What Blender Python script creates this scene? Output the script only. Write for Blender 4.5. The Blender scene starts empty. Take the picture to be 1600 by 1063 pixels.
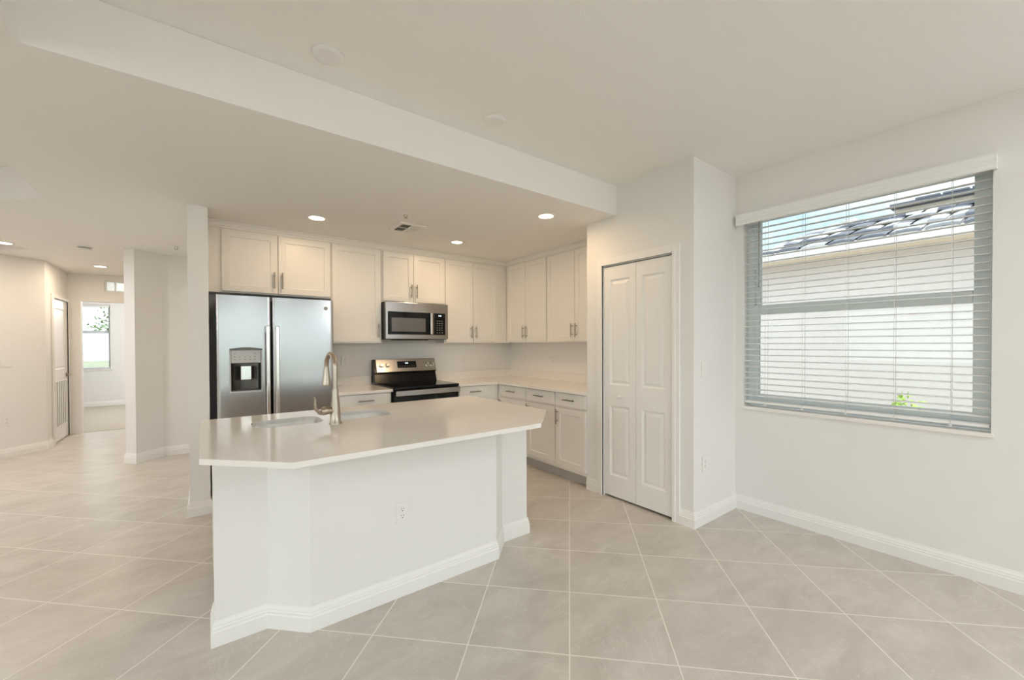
import bpy, bmesh, math, random
from mathutils import Vector, Matrix
from mathutils.geometry import tessellate_polygon

S = bpy.context.scene
C = S.collection
random.seed(7)
PI = math.pi

# ------------------------------------------------------------------ camera
cam = bpy.data.cameras.new('camera')
cam_o = bpy.data.objects.new('camera', cam)
C.objects.link(cam_o)
yaw, pit, rol = 0.646707775, -0.0096315, -0.0034757
fw = Vector((math.sin(yaw) * math.cos(pit), math.cos(yaw) * math.cos(pit), math.sin(pit)))
r0 = Vector((math.cos(yaw), -math.sin(yaw), 0))
u0 = r0.cross(fw)
rt = r0 * math.cos(rol) + u0 * math.sin(rol)
up = -r0 * math.sin(rol) + u0 * math.cos(rol)
M = Matrix((rt, up, -fw)).transposed().to_4x4()
M.translation = Vector((0, 0, 1.37))
cam_o.matrix_world = M
cam.sensor_width = 36.0
cam.sensor_fit = 'HORIZONTAL'
cam.lens = 637.37 / 1600 * 36
cam.shift_y = (543.8 - 531.5) / 1600
cam.clip_start = 0.02
S.camera = cam_o

# ------------------------------------------------------------------ exposure and sampling
S.view_settings.view_transform = 'Standard'
S.view_settings.look = 'None'
S.view_settings.gamma = 1.0
S.view_settings.use_curve_mapping = False
S.view_settings.exposure = 0.64
S.cycles.use_denoising = True
S.cycles.max_bounces = 12
S.cycles.diffuse_bounces = 8
S.cycles.glossy_bounces = 8
S.cycles.transparent_max_bounces = 16
S.cycles.caustics_reflective = False
S.cycles.caustics_refractive = False
S.cycles.sample_clamp_indirect = 6.0

# ------------------------------------------------------------------ sky
SKY_DIM, SKY_BRIGHT, SKY_SUNWARD = 0.85, 1.8, 0.0
W = bpy.data.worlds.new('sky')
S.world = W
W.use_nodes = True
nt = W.node_tree
nt.nodes.clear()


def N(t, kind, **kw):
    n = t.nodes.new(kind)
    for k, v in kw.items():
        setattr(n, k, v)
    return n


tc = N(nt, 'ShaderNodeTexCoord')
sep = N(nt, 'ShaderNodeSeparateXYZ')
nt.links.new(tc.outputs['Generated'], sep.inputs[0])
noi = N(nt, 'ShaderNodeTexNoise')
noi.inputs['Scale'].default_value = 4.0
noi.inputs['Detail'].default_value = 5
nt.links.new(tc.outputs['Generated'], noi.inputs['Vector'])
cr = N(nt, 'ShaderNodeValToRGB')
cr.color_ramp.elements[0].position = 0.47
cr.color_ramp.elements[0].color = (0.60, 0.82, 1.0, 1)
cr.color_ramp.elements[1].position = 0.58
cr.color_ramp.elements[1].color = (1.05, 1.05, 1.05, 1)
nt.links.new(noi.outputs['Fac'], cr.inputs[0])
mr = N(nt, 'ShaderNodeMapRange')          # the haze is brightest away from the neighbour's side
mr.inputs['From Min'].default_value = 0.1
mr.inputs['From Max'].default_value = 0.6
mr.inputs['To Min'].default_value = SKY_BRIGHT
mr.inputs['To Max'].default_value = SKY_DIM
nt.links.new(sep.outputs['X'], mr.inputs['Value'])
bg = N(nt, 'ShaderNodeBackground')
mf = N(nt, 'ShaderNodeMapRange')
mf.inputs['From Min'].default_value = 0.1
mf.inputs['From Max'].default_value = 0.6
mf.inputs['To Min'].default_value = 1.0
mf.inputs['To Max'].default_value = 0.0
nt.links.new(sep.outputs['X'], mf.inputs['Value'])
mc_ = N(nt, 'ShaderNodeMix', data_type='RGBA')
nt.links.new(mf.outputs['Result'], mc_.inputs[0])
nt.links.new(cr.outputs['Color'], mc_.inputs[6])
mc_.inputs[7].default_value = (0.85, 0.955, 1.0, 1)
nt.links.new(mc_.outputs[2], bg.inputs['Color'])
ms = N(nt, 'ShaderNodeMapRange')
ms.inputs['From Min'].default_value = -0.1
ms.inputs['From Max'].default_value = -0.6
ms.inputs['To Max'].default_value = SKY_SUNWARD
nt.links.new(sep.outputs['X'], ms.inputs['Value'])
ma = N(nt, 'ShaderNodeMath', operation='ADD')
nt.links.new(mr.outputs['Result'], ma.inputs[0])
nt.links.new(ms.outputs['Result'], ma.inputs[1])
nt.links.new(ma.outputs[0], bg.inputs['Strength'])
wo = N(nt, 'ShaderNodeOutputWorld')
nt.links.new(bg.outputs[0], wo.inputs[0])

# ------------------------------------------------------------------ sun
sun = bpy.data.lights.new('sun', 'SUN')
sun.energy = 2.4
sun.angle = 0.01
sun.color = (1.0, 0.95, 0.88)
sun_o = bpy.data.objects.new('sun', sun)
C.objects.link(sun_o)
sun_o.location = (-10, -10, 20)
sun_o.rotation_euler = Vector((0.0, 0.50, -0.86)).to_track_quat('-Z', 'Y').to_euler()


def portal(name, loc, rot, sx, sy):
    l = bpy.data.lights.new(name, 'AREA')
    l.shape = 'RECTANGLE'
    l.size, l.size_y = sx, sy
    l.cycles.is_portal = True
    o = bpy.data.objects.new(name, l)
    C.objects.link(o)
    o.location = loc
    o.rotation_euler = rot


portal('portal_patio', (.825, -2.82, 1.22), (PI / 2, 0, PI), 4.85, 2.44)
portal('portal_side', (3.76, 0.87, 1.65), (PI / 2, 0, PI / 2), 1.33, 1.6)
portal('portal_bedroom', (-2.5, 13.12, 1.56), (PI / 2, 0, 0), 1.6, 1.45)
portal('portal_living', (-4.82, 0.9, 1.35), (PI / 2, 0, -PI / 2), 4.2, 2.2)
portal('portal_bedroom_side', (-4.82, 11.1, 1.5), (PI / 2, 0, -PI / 2), 2.4, 1.9)


# ------------------------------------------------------------------ materials
def mat(name, col, rough=0.5, metal=0.0, bump=None, vary=None, spec=None, emit=None, aniso=0.0, coat=0.0):
    m = bpy.data.materials.new(name)
    m.use_nodes = True
    t = m.node_tree
    b = t.nodes['Principled BSDF']
    b.inputs['Base Color'].default_value = (*col, 1)
    b.inputs['Roughness'].default_value = rough
    b.inputs['Metallic'].default_value = metal
    if spec is not None:
        b.inputs['Specular IOR Level'].default_value = spec
    if coat:
        b.inputs['Coat Weight'].default_value = coat
    if emit:
        b.inputs['Emission Color'].default_value = (*emit[0], 1)
        b.inputs['Emission Strength'].default_value = emit[1]
    tcn = N(t, 'ShaderNodeTexCoord')
    if bump:                                   # (scale, strength, distance, stretch)
        nz = N(t, 'ShaderNodeTexNoise')
        nz.inputs['Scale'].default_value = bump[0]
        nz.inputs['Detail'].default_value = 3
        mp = N(t, 'ShaderNodeMapping')
        if len(bump) > 3:
            mp.inputs['Scale'].default_value = bump[3]
        t.links.new(tcn.outputs['Object'], mp.inputs[0])
        t.links.new(mp.outputs[0], nz.inputs['Vector'])
        bp = N(t, 'ShaderNodeBump')
        bp.inputs['Strength'].default_value = bump[1]
        bp.inputs['Distance'].default_value = bump[2]
        t.links.new(nz.outputs['Fac'], bp.inputs['Height'])
        t.links.new(bp.outputs[0], b.inputs['Normal'])
    if vary:                                   # (scale, amount)
        nz = N(t, 'ShaderNodeTexNoise')
        nz.inputs['Scale'].default_value = vary[0]
        nz.inputs['Detail'].default_value = 5
        t.links.new(tcn.outputs['Object'], nz.inputs['Vector'])
        rp = N(t, 'ShaderNodeMapRange')
        rp.inputs['From Min'].default_value = 0.3
        rp.inputs['From Max'].default_value = 0.7
        rp.inputs['To Min'].default_value = 1 - vary[1]
        rp.inputs['To Max'].default_value = 1 + vary[1]
        t.links.new(nz.outputs['Fac'], rp.inputs['Value'])
        mx = N(t, 'ShaderNodeVectorMath', operation='SCALE')
        mx.inputs[0].default_value = col
        t.links.new(rp.outputs[0], mx.inputs['Scale'])
        t.links.new(mx.outputs[0], b.inputs['Base Color'])
    return m


def glass_mat(name, tint=(0.96, 0.98, 0.97)):
    m = bpy.data.materials.new(name)
    m.use_nodes = True
    t = m.node_tree
    t.nodes.clear()
    tr = N(t, 'ShaderNodeBsdfTransparent')
    tr.inputs[0].default_value = (*tint, 1)
    gl = N(t, 'ShaderNodeBsdfGlossy')
    gl.inputs['Roughness'].default_value = 0.01
    fr = N(t, 'ShaderNodeFresnel')
    fr.inputs['IOR'].default_value = 1.45
    mx = N(t, 'ShaderNodeMixShader')
    t.links.new(fr.outputs[0], mx.inputs[0])
    t.links.new(tr.outputs[0], mx.inputs[1])
    t.links.new(gl.outputs[0], mx.inputs[2])
    o = N(t, 'ShaderNodeOutputMaterial')
    t.links.new(mx.outputs[0], o.inputs[0])
    return m


def tile_mat():
    m = bpy.data.materials.new('floor_tile')
    m.use_nodes = True
    t = m.node_tree
    L = t.links.new
    b = t.nodes['Principled BSDF']
    T = 0.4595
    tcn = N(t, 'ShaderNodeTexCoord')
    sp = N(t, 'ShaderNodeSeparateXYZ')
    L(tcn.outputs['Object'], sp.inputs[0])

    def math_(op, a, bb=None, c=None):
        n = N(t, 'ShaderNodeMath', operation=op)
        for i, v in enumerate((a, bb, c)):
            if v is None:
                continue
            if isinstance(v, (int, float)):
                n.inputs[i].default_value = v
            else:
                L(v, n.inputs[i])
        return n.outputs[0]
    k = 1 / math.sqrt(2) / T
    uu = math_('ADD', math_('MULTIPLY', math_('ADD', sp.outputs['X'], sp.outputs['Y']), k), 0.085 + 40)
    vv = math_('ADD', math_('MULTIPLY', math_('SUBTRACT', sp.outputs['Y'], sp.outputs['X']), k), 40)
    g = 0.0062

    def edge(w):
        fr_ = math_('FRACT', w)
        d = math_('MINIMUM', fr_, math_('SUBTRACT', 1.0, fr_))
        return math_('LESS_THAN', d, g)
    gm = math_('MAXIMUM', edge(uu), edge(vv))
    cb = N(t, 'ShaderNodeCombineXYZ')
    L(math_('FLOOR', uu), cb.inputs[0])
    L(math_('FLOOR', vv), cb.inputs[1])
    wn = N(t, 'ShaderNodeTexWhiteNoise', noise_dimensions='3D')
    L(cb.outputs[0], wn.inputs['Vector'])
    off = N(t, 'ShaderNodeVectorMath', operation='MULTIPLY_ADD')
    L(wn.outputs['Color'], off.inputs[0])
    off.inputs[1].default_value = (13, 13, 13)
    L(tcn.outputs['Object'], off.inputs[2])
    mp = N(t, 'ShaderNodeMapping')
    mp.inputs['Rotation'].default_value = (0, 0, 0.5)
    mp.inputs['Scale'].default_value = (1.0, 2.2, 1)
    L(off.outputs[0], mp.inputs[0])
    n1 = N(t, 'ShaderNodeTexNoise')
    n1.inputs['Scale'].default_value = 2.6
    n1.inputs['Detail'].default_value = 8
    n1.inputs['Roughness'].default_value = 0.62
    n1.inputs['Distortion'].default_value = 0.5
    L(mp.outputs[0], n1.inputs['Vector'])
    rp = N(t, 'ShaderNodeValToRGB')
    e = rp.color_ramp.elements
    e[0].position, e[0].color = 0.18, (*TILE_DARK, 1)
    e[1].position, e[1].color = 0.82, (*TILE_LIGHT, 1)
    L(n1.outputs['Fac'], rp.inputs[0])
    n2 = N(t, 'ShaderNodeTexNoise')
    n2.inputs['Scale'].default_value = 1.6
    n2.inputs['Detail'].default_value = 10
    n2.inputs['Roughness'].default_value = 0.7
    n2.inputs['Distortion'].default_value = 2.2
    L(off.outputs[0], n2.inputs['Vector'])
    vein = math_('MULTIPLY', math_('LESS_THAN', math_('ABSOLUTE', math_('SUBTRACT', n2.outputs['Fac'], 0.5)), 0.006), 0.25)
    mv = N(t, 'ShaderNodeMix', data_type='RGBA')
    L(vein, mv.inputs[0])
    L(rp.outputs[0], mv.inputs[6])
    mv.inputs[7].default_value = (*GROUT, 1)
    mg = N(t, 'ShaderNodeMix', data_type='RGBA')
    L(gm, mg.inputs[0])
    L(mv.outputs[2], mg.inputs[6])
    mg.inputs[7].default_value = (*GROUT, 1)
    L(mg.outputs[2], b.inputs['Base Color'])
    rr = math_('ADD', math_('MULTIPLY', gm, 0.4), math_('MULTIPLY_ADD', n1.outputs['Fac'], 0.06, 0.295))
    L(rr, b.inputs['Roughness'])
    bp = N(t, 'ShaderNodeBump')
    bp.inputs['Strength'].default_value = 0.3
    bp.inputs['Distance'].default_value = 0.002
    L(math_('SUBTRACT', 1.0, gm), bp.inputs['Height'])
    L(bp.outputs[0], b.inputs['Normal'])
    return m


TILE_DARK = (0.44, 0.395, 0.345)
TILE_LIGHT = (0.655, 0.61, 0.555)
GROUT = (0.80, 0.76, 0.70)
m_tile = tile_mat()
m_wall = mat('wall_paint', (0.80, 0.785, 0.76), 0.75, bump=(160, 0.10, 0.004))
m_ceil = mat('ceiling_paint', (0.85, 0.835, 0.81), 0.85, bump=(75, 0.18, 0.006))
m_trim = mat('trim_paint', (0.84, 0.825, 0.80), 0.45)
m_cab = mat('cabinet_paint', (0.83, 0.80, 0.755), 0.32)
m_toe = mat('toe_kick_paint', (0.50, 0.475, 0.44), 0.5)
m_quartz = mat('quartz', (0.84, 0.80, 0.75), 0.12, vary=(260, 0.045))
m_steel = mat('stainless_steel', (0.42, 0.41, 0.405), 0.20, 1.0)
m_steel_lt = mat('polished_steel', (0.72, 0.70, 0.67), 0.18, 1.0)
m_sink = mat('sink_steel', (0.82, 0.80, 0.77), 0.29, 1.0)
m_nickel = mat('brushed_nickel', (0.44, 0.385, 0.315), 0.28, 1.0)
m_pull = mat('pull_metal', (0.33, 0.285, 0.235), 0.3, 1.0)
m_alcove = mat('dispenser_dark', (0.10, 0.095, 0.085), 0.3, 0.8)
m_black = mat('black_enamel', (0.008, 0.008, 0.009), 0.18, spec=0.22)
m_bglass = mat('black_glass', (0.006, 0.007, 0.009), 0.05, spec=0.28)
m_mesh = mat('oven_screen_glass', (0.13, 0.13, 0.13), 0.12, spec=0.6)
m_dkgrey = mat('charcoal_plastic', (0.06, 0.06, 0.06), 0.4)
m_ltgrey = mat('silver_plastic', (0.55, 0.55, 0.54), 0.35)
m_grey = mat('grey_plastic', (0.26, 0.25, 0.24), 0.35)
m_plate = mat('white_plastic', (0.80, 0.785, 0.76), 0.3)
m_slot = mat('slot_dark', (0.05, 0.045, 0.04), 0.5)
m_vinyl = mat('white_vinyl_cool_cast', (0.78, 0.83, 0.84), 0.35)  # cool tint puts the cast of the mixed light into the colour
m_slat = mat('blind_slat', (0.86, 0.86, 0.84), 0.4)
m_cord = mat('blind_cord', (0.80, 0.80, 0.78), 0.7)
m_wand = mat('wand_plastic', (0.30, 0.30, 0.30), 0.25)
m_glass = glass_mat('window_glass')
m_led = mat('led_lens', (0.9, 0.85, 0.75), 0.4, emit=((1.0, 0.80, 0.56), 9.0))
m_digit = mat('clock_digits', (0.1, 0.1, 0.1), 0.4, emit=((0.75, 0.9, 1.0), 1.2))
m_shade_black = mat('shade_black', (0.02, 0.018, 0.016), 0.8)  # near black painted in for unlit closet and duct depth
m_carpet = mat('carpet_pile', (0.52, 0.47, 0.40), 0.95, bump=(300, 0.5, 0.01), vary=(40, 0.06))
m_stucco = mat('white_stucco', (0.71, 0.66, 0.65), 0.9, bump=(40, 0.2, 0.01), vary=(1.2, 0.035))
m_fascia = mat('cream_fascia', (0.80, 0.70, 0.58), 0.7)
m_rtile = mat('slate_roof_tile', (0.17, 0.175, 0.21), 0.7)
t_ = m_rtile.node_tree
tc_ = N(t_, 'ShaderNodeTexCoord')
sn_ = N(t_, 'ShaderNodeVectorMath', operation='SNAP')
sn_.inputs[1].default_value = (.40, .30, 50)
t_.links.new(tc_.outputs['Object'], sn_.inputs[0])
wn_ = N(t_, 'ShaderNodeTexWhiteNoise', noise_dimensions='3D')
t_.links.new(sn_.outputs[0], wn_.inputs['Vector'])
rp_ = N(t_, 'ShaderNodeValToRGB')
rp_.color_ramp.elements[0].position, rp_.color_ramp.elements[0].color = .60, (.13, .135, .165, 1)
rp_.color_ramp.elements[1].position, rp_.color_ramp.elements[1].color = .85, (.60, .59, .60, 1)
t_.links.new(wn_.outputs['Value'], rp_.inputs[0])
t_.links.new(rp_.outputs[0], t_.nodes['Principled BSDF'].inputs['Base Color'])
m_slate = mat('dark_slate', (0.14, 0.145, 0.175), 0.7)
m_rtile2 = mat('pale_roof_tile', (0.62, 0.60, 0.60), 0.7, vary=(9, 0.2))
m_lawn = mat('lawn_grass', (0.25, 0.27, 0.18), 0.95, vary=(18, 0.35))
m_conc = mat('patio_concrete', (0.50, 0.46, 0.41), 0.85, vary=(6, 0.08))
m_leaf = mat('leaf_green', (0.36, 0.52, 0.10), 0.6, vary=(30, 0.3))
m_leafd = mat('dark_leaf', (0.12, 0.18, 0.06), 0.7, vary=(20, 0.3))
m_bark = mat('bark', (0.20, 0.15, 0.10), 0.9, bump=(30, 0.4, 0.01))


# ------------------------------------------------------------------ mesh helpers
class MB:
    def __init__(self):
        self.bm = bmesh.new()

    def box(self, x0, x1, y0, y1, z0, z1, bev=0.0, seg=2):
        vs = [self.bm.verts.new((x, y, z)) for x in (x0, x1) for y in (y0, y1) for z in (z0, z1)]
        fs = []
        for idx in ((0, 1, 3, 2), (4, 6, 7, 5), (0, 4, 5, 1), (2, 3, 7, 6), (0, 2, 6, 4), (1, 5, 7, 3)):
            fs.append(self.bm.faces.new([vs[i] for i in idx]))
        if bev:
            es = list({e for f in fs for e in f.edges})
            bmesh.ops.bevel(self.bm, geom=es, offset=bev, segments=seg, affect='EDGES', profile=0.5)
        return self

    def slab(self, outer, z0, z1, holes=()):
        loops = [list(outer)] + [list(h) for h in holes]
        tri = tessellate_polygon([[Vector((p[0], p[1], 0)) for p in l] for l in loops])
        flat = [p for l in loops for p in l]
        top = [self.bm.verts.new((p[0], p[1], z1)) for p in flat]
        bot = [self.bm.verts.new((p[0], p[1], z0)) for p in flat]
        for a, b, c in tri:
            self.bm.faces.new((top[a], top[b], top[c]))
            self.bm.faces.new((bot[c], bot[b], bot[a]))
        k = 0
        for l in loops:
            n = len(l)
            for i in range(n):
                a, b = k + i, k + (i + 1) % n
                self.bm.faces.new((bot[a], bot[b], top[b], top[a]))
            k += n
        return self

    def tube(self, pts, r, n=12, cap=True, smooth=True):
        pts = [Vector(p) for p in pts]
        rs = r if isinstance(r, (list, tuple)) else [r] * len(pts)
        rings = []
        ref = None
        for i, p in enumerate(pts):
            d = (pts[min(i + 1, len(pts) - 1)] - pts[max(i - 1, 0)])
            if d.length < 1e-9:
                d = (pts[i] - pts[i - 1]) if i else (pts[2] - pts[0])
            d.normalize()
            if ref is None:
                ref = d.orthogonal().normalized()
            ref = (ref - d * ref.dot(d)).normalized()
            b = d.cross(ref)
            rings.append([self.bm.verts.new(p + (ref * math.cos(2 * PI * k / n) + b * math.sin(2 * PI * k / n)) * rs[i]) for k in range(n)])
        for a, b in zip(rings, rings[1:]):
            for k in range(n):
                f = self.bm.faces.new((a[k], a[(k + 1) % n], b[(k + 1) % n], b[k]))
                f.smooth = smooth
        if cap:
            self.bm.faces.new(rings[0][::-1])
            self.bm.faces.new(rings[-1])
        return self

    def cyl(self, p0, p1, r, n=16):
        return self.tube([p0, p1], r, n)

    def lathe(self, c, axis, prof, n=24, smooth=True):
        """prof: (distance along axis, radius)"""
        ax = Vector(axis).normalized()
        e1 = ax.orthogonal().normalized()
        e2 = ax.cross(e1)
        c = Vector(c)
        rings = []
        for h, r in prof:
            if r < 1e-6:
                rings.append([self.bm.verts.new(c + ax * h)])
            else:
                rings.append([self.bm.verts.new(c + ax * h + (e1 * math.cos(2 * PI * k / n) + e2 * math.sin(2 * PI * k / n)) * r) for k in range(n)])
        for a, b in zip(rings, rings[1:]):
            for k in range(n):
                q = (k + 1) % n
                if len(a) == 1 and len(b) == 1:
                    continue
                if len(a) == 1:
                    f = self.bm.faces.new((a[0], b[q], b[k]))
                elif len(b) == 1:
                    f = self.bm.faces.new((a[k], a[q], b[0]))
                else:
                    f = self.bm.faces.new((a[k], a[q], b[q], b[k]))
                f.smooth = smooth
        for rg, rev in ((rings[0], True), (rings[-1], False)):
            if len(rg) > 1:
                self.bm.faces.new(rg[::-1] if rev else rg)
        return self

    def sweep(self, path, prof, closed=False):
        """profile (offset to the left of the path, z) carried along a floor-plan path with mitred corners"""
        P = [Vector((p[0], p[1])) for p in path]
        n = len(P)
        rings = []
        for i in range(n):
            dirs = []
            if closed or i > 0:
                dirs.append((P[i] - P[i - 1]).normalized())
            if closed or i < n - 1:
                dirs.append((P[(i + 1) % n] - P[i]).normalized())
            ns = [Vector((-d.y, d.x)) for d in dirs]
            m = ns[0] if len(ns) == 1 else (ns[0] + ns[1]) / (1 + ns[0].dot(ns[1]))
            rings.append([self.bm.verts.new((P[i].x + m.x * o, P[i].y + m.y * o, z)) for o, z in prof])
        k = len(prof)
        for i in range(n if closed else n - 1):
            a, b = rings[i], rings[(i + 1) % n]
            for j in range(k):
                q = (j + 1) % k
                self.bm.faces.new((a[j], b[j], b[q], a[q]))
        if not closed:
            self.bm.faces.new(rings[0][::-1])
            self.bm.faces.new(rings[-1])
        return self

    def quad(self, *ps):
        self.bm.faces.new([self.bm.verts.new(p) for p in ps])
        return self

    def panel_front(self, x0, x1, z0, z1, y0, y1, holes, rings):
        """board from y0 (front) to y1 (back) whose front carries moulded panels; holes share one x range and are stacked.
        rings: (inset, depth) steps, the last ring is closed by a flat field"""
        bm = self.bm
        xa, xb = holes[0][0], holes[0][1]

        def q(ax, bx, az, bz):
            bm.faces.new([bm.verts.new(p) for p in ((ax, y0, az), (bx, y0, az), (bx, y0, bz), (ax, y0, bz))])
        q(x0, xa, z0, z1)
        q(xb, x1, z0, z1)
        zc = z0
        for h in sorted(holes, key=lambda h: h[2]):
            q(xa, xb, zc, h[2])
            zc = h[3]
        q(xa, xb, zc, z1)
        for h in holes:
            prev = None
            for ins, dep in [(0, 0)] + list(rings):
                ring = [bm.verts.new(p) for p in ((h[0] + ins, y0 + dep, h[2] + ins), (h[1] - ins, y0 + dep, h[2] + ins),
                                                  (h[1] - ins, y0 + dep, h[3] - ins), (h[0] + ins, y0 + dep, h[3] - ins))]
                if prev:
                    for i in range(4):
                        j = (i + 1) % 4
                        bm.faces.new((prev[i], prev[j], ring[j], ring[i]))
                prev = ring
            bm.faces.new(prev)
        for ps in (((x0, y0, z0), (x0, y0, z1), (x0, y1, z1), (x0, y1, z0)), ((x1, y0, z0), (x1, y1, z0), (x1, y1, z1), (x1, y0, z1)),
                   ((x0, y0, z1), (x1, y0, z1), (x1, y1, z1), (x0, y1, z1)), ((x0, y0, z0), (x0, y1, z0), (x1, y1, z0), (x1, y0, z0)),
                   ((x0, y1, z0), (x0, y1, z1), (x1, y1, z1), (x1, y1, z0))):
            self.quad(*ps)
        bmesh.ops.remove_doubles(bm, verts=bm.verts[:], dist=1e-5)
        return self

    def map(self, f):
        for v in self.bm.verts:
            v.co = f(v.co)
        return self


def wloc(o):
    v = Vector((0, 0, 0))
    while o is not None:
        v += o.location
        o = o.parent
    return v


def obj(name, mb, material, parent=None, world=True, recalc=True):
    if recalc:
        bmesh.ops.recalc_face_normals(mb.bm, faces=mb.bm.faces[:])
    for e in mb.bm.edges:
        if not e.is_manifold or e.calc_face_angle(0) > 0.66:
            e.smooth = False
    me = bpy.data.meshes.new(name)
    if parent is not None and world:
        off = wloc(parent)
        for v in mb.bm.verts:
            v.co -= off
    mb.bm.to_mesh(me)
    mb.bm.free()
    me.materials.append(material)
    o = bpy.data.objects.new(name, me)
    C.objects.link(o)
    o.parent = parent
    return o


def tag(o, label, cat, group=None, kind=None):
    o['label'] = label
    o['category'] = cat
    if group:
        o['group'] = group
    if kind:
        o['kind'] = kind
    return o


def thing(name, label, cat, loc=(0, 0, 0), rotz=0.0, group=None, kind=None):
    o = bpy.data.objects.new(name, None)
    o.empty_display_size = 0.1
    C.objects.link(o)
    o.location = loc
    o.rotation_euler = (0, 0, rotz)
    return tag(o, label, cat, group, kind)


def struct(name, mb, m, label=None, cat=None):
    o = obj(name, mb, m)
    o['kind'] = 'structure'
    if label:
        o['label'] = label
        o['category'] = cat
    return o


def sempty(name, loc, label, cat, rotz=0.0):
    o = thing(name, label, cat, loc, rotz)
    o['kind'] = 'structure'
    return o


def copy_tree(o, parent=None):
    c = o.copy()
    C.objects.link(c)
    if parent is not None:
        c.parent = parent
    for ch in list(o.children):
        copy_tree(ch, c)
    return c


# ------------------------------------------------------------------ the room
WX, WY = 3.535, 4.745            # inner faces of the window wall and of the kitchen's back wall
LOW, HIGH = 2.485, 2.743
LX, BY = -4.6, -2.6              # living room side wall and the wall with the patio door
BW = 12.9                        # far bedroom wall

f = obj('floor', MB().box(LX - .1, WX + .1, BY - .1, 9.16, -0.1, 0.0), m_tile)
f['kind'] = 'structure'
tag(f, 'beige stone-look tile floor laid diagonally with pale grout', 'floor')
f = struct('floor', MB().box(LX - .1, WX + .1, 9.16, BW + .1, -0.1, 0.004), m_carpet, 'beige carpet on the bedroom floor beyond the doorway', 'carpet')

# ceilings
tray = [(-.955, 1.2), (-.955, 4.585), (-1.235, 4.865), (-3.3, 4.865), (-3.58, 4.585), (-3.58, 1.2)]
tray2 = [(-1.68, 7.02), (-1.60, 7.10), (-1.60, 7.14), (-1.895, 7.423), (-2.2, 7.12), (-2.2, 6.5)]
struct('ceiling', MB().box(LX - .1, WX + .1, BY - .1, BW + .1, HIGH, 2.86), m_ceil, 'raised flat white ceiling over the dining area', 'ceiling')
struct('ceiling', MB().slab([(LX - .1, BY - .1), (-.538, BY - .1), (-.538, 2.292), (WX + .1, 2.292), (WX + .1, BW + .1), (LX - .1, BW + .1)],
                            LOW, HIGH - .001, [tray, tray2]), m_ceil, 'lowered white ceiling and soffit over the kitchen and hall', 'ceiling')


def wall_holes(axis, a0, a1, s0, s1, z0, z1, holes):
    """axis 'x': the wall lies between x=a0..a1 and runs along y=s0..s1"""
    mb = MB()

    def bx(sa, sb, za, zb):
        if sb - sa < 1e-6 or zb - za < 1e-6:
            return
        if axis == 'x':
            mb.box(a0, a1, sa, sb, za, zb)
        else:
            mb.box(sa, sb, a0, a1, za, zb)
    cuts = sorted({s0, s1, *[h[0] for h in holes], *[h[1] for h in holes]})
    for sa, sb in zip(cuts, cuts[1:]):
        zc = z0
        for h in sorted(holes, key=lambda h: h[2]):
            if h[0] <= sa + 1e-6 and h[1] >= sb - 1e-6:
                bx(sa, sb, zc, h[2])
                zc = h[3]
        bx(sa, sb, zc, z1)
    return mb


T = 2.75
WIN = (0.205, 1.53, 0.845, 2.412)
struct('wall_right', wall_holes('x', WX, WX + .2, BY - .1, 4.95, -.05, T, [WIN]), m_wall, 'white wall with the large blinds window', 'wall')
struct('wall_kitchen', MB().box(-.10, WX, WY, WY + .12, 0, T), m_wall, 'white wall behind the range and cabinets', 'wall')
struct('wall_refrigerator', MB().box(-.10, .033, 4.13, WY, 0, LOW), m_wall, 'narrow white wall end left of the refrigerator', 'wall')
PX, PY0, PY1 = 2.88, 1.592, 2.64
DOOR = (1.755, 2.45, 0.0, 2.068)
struct('wall_pantry', wall_holes('x', PX, PX + .1, PY0, PY1, 0, T, [DOOR]), m_wall, 'white pantry wall around the bifold door', 'wall')
struct('wall_pantry', MB().box(PX + .1, WX, PY0, PY0 + .1, 0, T), m_wall, 'short white pantry wall beside the window', 'wall')
struct('wall_pantry', MB().box(PX + .1, WX, PY1 - .1, PY1, 0, LOW), m_wall, 'white pantry wall at the end of the kitchen counter', 'wall')
struct('wall_hall', MB().slab([(-.636, 6.385), (-.41, 6.605), (WX, 6.605), (WX, 6.75), (-.47, 6.75), (-.735, 6.485)], 0, LOW), m_wall,
       'angled white hall wall left of the refrigerator wall end', 'wall')
struct('wall_left', MB().slab([(-1.66, 7.97), (-4.6, 5.03), (-4.6, 5.2), (-1.78, 8.02)], 0, LOW), m_wall, 'slanted white wall at the left edge with light switch', 'wall')
HDOOR = (8.275, 9.03, 0.0, 2.03)
struct('wall_hall', wall_holes('x', -1.78, -1.66, 7.97, 9.10, 0, LOW, [HDOOR]), m_wall, 'short hall wall around the louvered door', 'wall')
OPEN = (-1.523, -.70, 0.0, 2.062)
TRAN = (-1.257, -.80, 2.225, 2.408)
struct('wall_hall', wall_holes('y', 9.10, 9.22, LX, WX, 0, LOW, [OPEN, TRAN]), m_wall, 'hall end wall with the bedroom doorway', 'wall')
struct('wall_hall', MB().box(.6, .72, 6.75, 9.10, 0, LOW), m_wall, 'hall side wall hidden behind the angled wall', 'wall')
BWIN = (-3.3, -1.70, .84, 2.28)
struct('wall_bedroom', wall_holes('y', BW, BW + .2, LX, WX, 0, LOW, [BWIN]), m_wall, 'far bedroom wall with window', 'wall')
struct('wall_bedroom', MB().box(.5, .62, 9.22, BW, 0, LOW), m_wall, 'bedroom side wall to the right', 'wall')
LWIN = (-1.2, 3.0, .25, 2.42)
SWIN = (9.9, 12.3, .55, 2.4)
struct('wall_living', wall_holes('x', LX - .2, LX, BY - .1, BW, 0, T, [LWIN, SWIN]), m_wall, 'living room side wall with a wide window', 'wall')
PDOOR = (-1.6, 3.25, 0.0, 2.44)
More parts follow.
